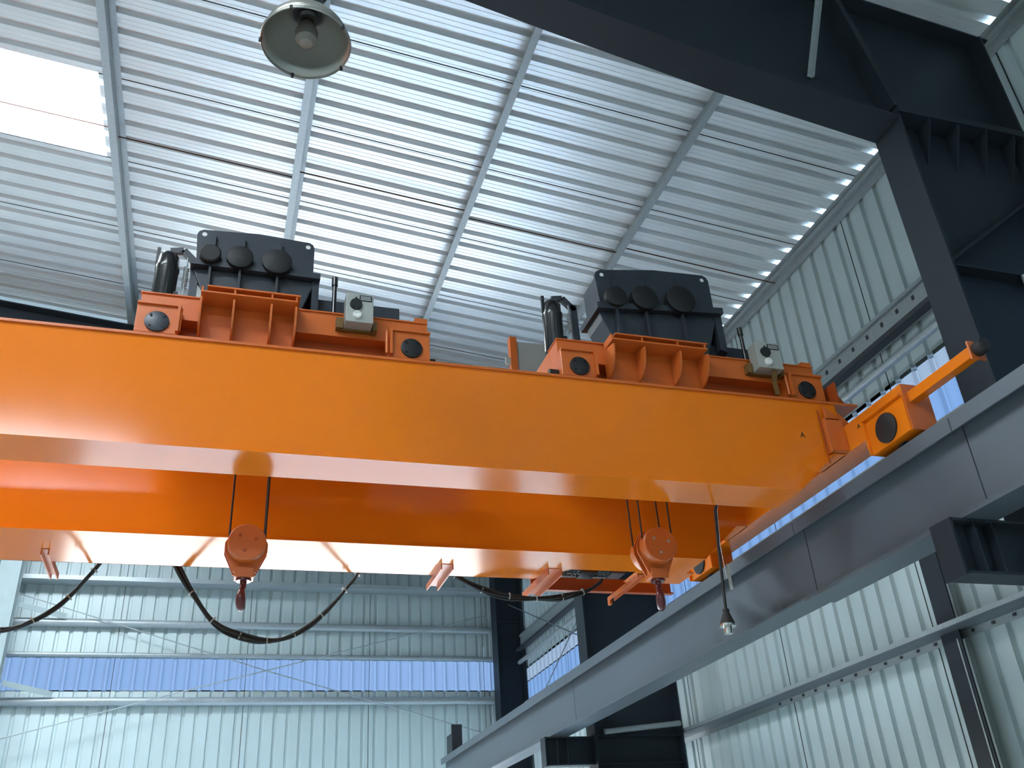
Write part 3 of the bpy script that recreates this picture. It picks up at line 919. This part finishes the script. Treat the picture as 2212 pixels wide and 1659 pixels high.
    # grey rotary limit switch box on a brown bracket
    a, b = sw
    sb = MB().box(a, b, 4.50, 4.598, 7.205, 7.405).build('limit_switch', 'greybox', t, bevel=0.004)
    cx = a + (b - a) * 0.36
    MB().lathe((cx, 4.50, 7.325), (0, -1, 0), [(0, 0.038), (0.015, 0.034), (0.017, 0.001)], 20).build('switch_knob', 'black', sb)
    MB().prism([(cx - 0.02, 7.345), (cx + 0.02, 7.345), (cx, 7.378)], 'y', 4.492, 4.50).build('knob_pointer', 'black', sb)
    MB().lathe((cx + 0.008, 4.50, 7.252), (0, -1, 0), [(0, 0.027), (0.014, 0.024), (0.016, 0.014), (0.010, 0.012), (0.010, 0.001)], 18).build('cable_gland', 'white', sb)
    MB().box(a + (b - a) * 0.48, b - 0.01, 4.497, 4.50, 7.352, 7.392).build('name_plate', 'steel_dark', sb)
    for k in range(3):
        MB().box(a + (b - a) * 0.52, b - 0.018, 4.4955, 4.497, 7.36 + k * 0.01, 7.363 + k * 0.01).build('plate_line', 'white', sb)
    bk = MB()
    bk.box(a - 0.045, a - 0.005, 4.57, 4.615, 7.20, 7.27)
    bk.box(a - 0.02, b + 0.02, 4.585, 4.615, 7.195, 7.235)
    bk.box(b + 0.005, b + 0.03, 4.55, 4.615, 7.19, 7.25)
    if left_buffer:
        bk.bar((b - 0.06, 4.52, 7.205), (b - 0.10, 4.50, 7.10), 0.03, 0.012, up=(0, 1, 0))
        bk.bar((b - 0.10, 4.50, 7.10), (b - 0.095, 4.50, 7.0), 0.03, 0.012, up=(0, 1, 0))
    bk.build('switch_bracket', 'brass', sb)
    MB().cyl((x1, 4.63, 7.055), (x1 + 0.045, 4.63, 7.055), 0.026, 14).build('buffer', 'rubber', t)
    if left_buffer:
        MB().cyl((x0 - 0.06, 4.63, 7.07), (x0, 4.63, 7.07), 0.028, 14).build('buffer', 'rubber', t)
    if panel:
        pa, pb_ = panel
        pn = MB().box(pa + 0.05, pb_, 5.90, 5.93, 7.315, 8.12).build('side_panel', 'greybox', t)
        MB().box(pa, pa + 0.055, 5.88, 5.94, 7.315, 8.15).build('panel_post', 'orange2', pn)
        MB().box(pa - 0.04, pa, 5.89, 5.91, 7.9, 7.96).build('panel_hinge', 'greybox', pn)
    return t


trolley('smaller orange hoist trolley with charcoal gearbox, left of the other', -0.585, 1.045, -0.474, 0.934, -0.262, 0.262,
        (-0.262, -0.088, 0.115, 0.251), (-0.339, 1.0), 1.0, -0.495, (0.39, 0.92), (0.539, 0.700), 0.49)
trolley('larger orange hoist trolley with charcoal gearbox, near the runway beam', 1.875, 3.75, 1.990, 3.615, 2.195, 2.86,
        (2.195, 2.405, 2.655, 2.849), (2.285, 1.270), 1.20, 1.945, (3.02, 3.45), (3.255, 3.44), 3.30, tilt=0.11, panel=(2.0, 2.32), left_buffer=True)

# ------------------------------------------------------------------ hook blocks
def hook_block(label, X, Y, z, spread, yaw, s=1.0):
    t = thing('hook_block', (X, Y, z), label, 'hook block', 'hook blocks hanging between the girders')
    r_ = 0.105 * s
    for sy, ln in ((-1, 0.085), (1, 0.085)):
        ya = Y + sy * 0.035
        MB().lathe((X, ya, z), (0, sy, 0), [(0, r_ * 1.0), (ln * 0.86, r_), (ln * 0.95, r_ * 0.985), (ln, r_ * 0.95), (ln, 0.001)], 36).build('sheave_cover', 'orange2', t)
        for k in range(3):
            a = R(20 + 120 * k)
            MB().cyl((X + 0.5 * r_ * math.cos(a), ya + sy * ln, z + 0.5 * r_ * math.sin(a)),
                     (X + 0.5 * r_ * math.cos(a), ya + sy * (ln + 0.004), z + 0.5 * r_ * math.sin(a)), 0.010, 6).build('cover_bolt', 'greybox' if s > 1.02 else 'orange3', t)
    w = r_ * 1.12
    for sy in (-1, 1):
        MB().prism([(X - w * 0.62, z + r_ * 0.95), (X + w * 0.62, z + r_ * 0.95), (X + w, z + 0.02), (X + w, z - 0.03), (X + w * 0.52, z - r_ * 1.45), (X - w * 0.52, z - r_ * 1.45), (X - w, z - 0.03), (X - w, z + 0.02)],
                   'y', Y + sy * 0.028 - 0.006, Y + sy * 0.028 + 0.006).build('side_plate', 'orange2', t)
    MB().box(X - 0.055 * s, X + 0.055 * s, Y - 0.05, Y + 0.05, z - r_ * 1.72, z - r_ * 1.15).build('crosshead', 'orange2', t, bevel=0.006)
    MB().cyl((X, Y, z - r_ * 1.85), (X, Y, z - r_ * 1.72), 0.042 * s, 18).build('thrust_nut', 'hook', t)
    # hook: shank then a tapered crook, in a vertical plane turned by yaw
    c, sn = math.cos(yaw), math.sin(yaw)
    zc = z - r_ * 1.85 - 0.105 * s
    pts, rad = [], []
    for zz, hh, rr in ((z - r_ * 1.8, 0.0, 0.019), (zc + 0.085 * s, 0.0, 0.018), (zc + 0.065 * s, -0.008, 0.017)):
        pts.append((hh, zz))
        rad.append(rr * s)
    for k in range(15):
        a = R(125 + k * 17.5)
        pts.append((0.046 * s * math.cos(a), zc + 0.005 + 0.05 * s * math.sin(a)))
        rad.append(s * (0.017 + 0.010 * math.sin(math.pi * min(1, k / 10)) - (0.012 * max(0, k - 9) / 5)))
    MB().tube([(X + h * c, Y + h * sn, zz) for h, zz in pts], 0.02, 12, rad=rad).build('hook', 'hook', t)
    MB().bar((X + 0.02 * c, Y + 0.02 * sn, zc + 0.075 * s), (X + 0.045 * c, Y + 0.045 * sn, zc + 0.01), 0.012, 0.004).build('safety_latch', 'chrome', t)
    for k in (-1, 1):
        for sy in (-1, 1):
            MB().tube([(X + k * spread, Y + sy * 0.075, z), (X + k * spread, Y + sy * 0.085, 7.262)], 0.006, 6).build('wire_rope', 'rope', t)
    return t


hook_block('orange hook block with dark red hook, hanging under the smaller trolley', 0.112, 5.25, 6.075, 0.098, R(79))
hook_block('orange hook block beside the runway beam, hanging under the larger trolley', 2.66, 5.22, 6.17, 0.105, R(66), 1.10)

# ------------------------------------------------------------------ festoon cables
def festoon(label, pix, Y, seed):
    P = [at_y(a, b, Y) for a, b in pix]
    # smooth through the points
    pts = []
    n = len(P)
    for i in range(n - 1):
        p0, p1, p2, p3 = P[max(i - 1, 0)], P[i], P[i + 1], P[min(i + 2, n - 1)]
        for k in range(6):
            t = k / 6
            pts.append(0.5 * ((2 * p1) + (p2 - p0) * t + (2 * p0 - 5 * p1 + 4 * p2 - p3) * t * t + (3 * p1 - p0 - 3 * p2 + p3) * t ** 3))
    pts.append(P[-1])
    rnd = random.Random(seed)
    o = thing('festoon_cable', tuple(P[0]), label, 'cable', 'festoon cables behind the crane walkway')
    N = len(pts) - 1
    for c in range(5):
        a0 = c * 1.257
        ph = rnd.uniform(0, 6)
        q = []
        for i, p in enumerate(pts):
            w = 0.014 + 0.009 * math.sin(ph + i * 0.33)
            q.append(p + Vector((0.4 * w * math.cos(a0 + i * 0.03), w * math.sin(a0 + i * 0.03), w * math.cos(a0 + i * 0.03) - 0.004 * abs(math.sin(i * 0.26)))))
        MB().tube(q, 0.0085, 6).build('cable_strand', 'rubber', o)
    for i in range(4, N - 2, 7):
        d = (pts[i + 1] - pts[i - 1]).normalized()
        MB().lathe(pts[i] - d * 0.004, d, [(0, 0.027), (0.008, 0.027)], 10).build('cable_tie', 'greybox', o)
    return o


FY = 6.50
festoon('black festoon cable loop at far left edge', [(-170, 1190), (-130, 1290), (-60, 1352), (0, 1362), (60, 1345), (130, 1305), (180, 1258), (222, 1208), (238, 1180)], FY, 1)
festoon('black festoon cable loop hanging beside the smaller hook block', [(372, 1190), (388, 1232), (420, 1290), (460, 1340), (510, 1370), (560, 1384), (610, 1380), (660, 1356), (710, 1315), (750, 1268), (772, 1240), (788, 1205)], FY, 2)
festoon('black festoon cable loop under the travel motor platform', [(960, 1225), (1000, 1252), (1050, 1277), (1100, 1288), (1150, 1293), (1200, 1292), (1240, 1284), (1275, 1272), (1300, 1255)], FY, 3)

# ------------------------------------------------------------------ pendant cable with plug
pl = thing('pendant_cable', (2.93, 4.89, 5.55), 'black pendant cable with plug hanging in front of the runway beam', 'pendant')
pa = at_y(1540, 1062, 4.80)
pts = [Vector((2.975, 4.772, 6.42)), Vector((2.972, 4.83, 6.40)), at_y(1545, 1102, 4.89), at_y(1552, 1180, 4.885), at_y(1560, 1250, 4.88), at_y(1568, 1318, 4.88)]
MB().tube(pts, 0.0095, 10).build('cable', 'rubber', pl)
MB().tube([p + Vector((0.012 + 0.02 * (i == 4), 0, 0)) for i, p in enumerate(pts[:5])], 0.003, 6).build('support_wire', 'chrome', pl)
pe = pts[-1]
pd = (pts[-1] - pts[-2]).normalized()
MB().lathe(pe - pd * 0.005, pd, [(0, 0.02), (0.012, 0.022), (0.014, 0.018), (0.02, 0.02), (0.085, 0.045), (0.09, 0.047), (0.095, 0.047), (0.095, 0.001)], 24).build('plug_body', 'rubber', pl)
MB().lathe(pe + pd * 0.088, pd, [(0, 0.050), (0.012, 0.050), (0.012, 0.03), (0.014, 0.026), (0.055, 0.026), (0.055, 0.001)], 12, smooth=False).build('plug_ring', 'chrome', pl)
MB().box(pts[3].x + 0.02, pts[3].x + 0.042, 4.87, 4.873, pts[3].z - 0.28, pts[3].z - 0.12).build('paper_tag', 'greybox', pl)

# ------------------------------------------------------------------ dome lamp
LY = 3.2
lc = at_y(661, 88, LY)
RL = 0.215
lamp = thing('dome_lamp', tuple(lc), 'dusty metal dome lamp hanging at the top of the hall', 'lamp')
dz = lc.z - 0.03
prof = [(0.0, RL), (0.012, RL + 0.004), (0.014, RL - 0.002), (0.07, RL * 0.93), (0.13, RL * 0.76), (0.18, RL * 0.56), (0.215, RL * 0.36), (0.225, RL * 0.30)]
dm = MB().lathe((lc.x, LY, dz), (0, 0, 1), prof, 48, caps=False).build('reflector', 'lampin', lamp)
so = dm.modifiers.new('thickness', 'SOLIDIFY')
so.thickness = 0.003
MB().lathe((lc.x, LY, dz + 0.085), (0, 0, 1), [(0, RL * 0.885), (0.006, RL * 0.88), (0.010, RL * 0.86)], 48, caps=False).build('reflector_ridge', 'chrome', lamp)
MB().lathe((lc.x, LY, dz + 0.20), (0, 0, 1), [(0, 0.05), (0.02, 0.078), (0.05, 0.078), (0.19, 0.07), (0.22, 0.05), (0.22, 0.001)], 24).build('housing', 'gear', lamp)
MB().lathe((lc.x, LY, dz + 0.205), (0, 0, -1), [(0, 0.055), (0.02, 0.055), (0.03, 0.04), (0.05, 0.035)], 18).build('socket', 'black', lamp)
MB().lathe((lc.x, LY, dz + 0.165), (0, 0, -1), [(0, 0.026), (0.03, 0.040), (0.08, 0.056), (0.13, 0.052), (0.155, 0.032), (0.162, 0.001)], 24).build('bulb', 'glass', lamp)
for k in range(5):
    a = R(30 + 72 * k)
    MB().box(lc.x + RL * math.cos(a) - 0.007, lc.x + RL * math.cos(a) + 0.007, LY + RL * math.sin(a) - 0.007, LY + RL * math.sin(a) + 0.007, dz - 0.006, dz + 0.016).build('rim_clip', 'steel_dark', lamp)
MB().tube([(lc.x, LY, dz + 0.42), (lc.x, LY, roof_z(lc.x) - 0.10)], 0.009, 8).build('suspension_rod', 'galv', lamp)
MB().tube([(lc.x + 0.07, LY, dz + 0.33), (lc.x + 0.10, LY, dz + 0.40), (lc.x + 0.02, LY, dz + 0.6), (lc.x + 0.012, LY, roof_z(lc.x) - 0.10)], 0.006, 8).build('supply_cable', 'rubber', lamp)
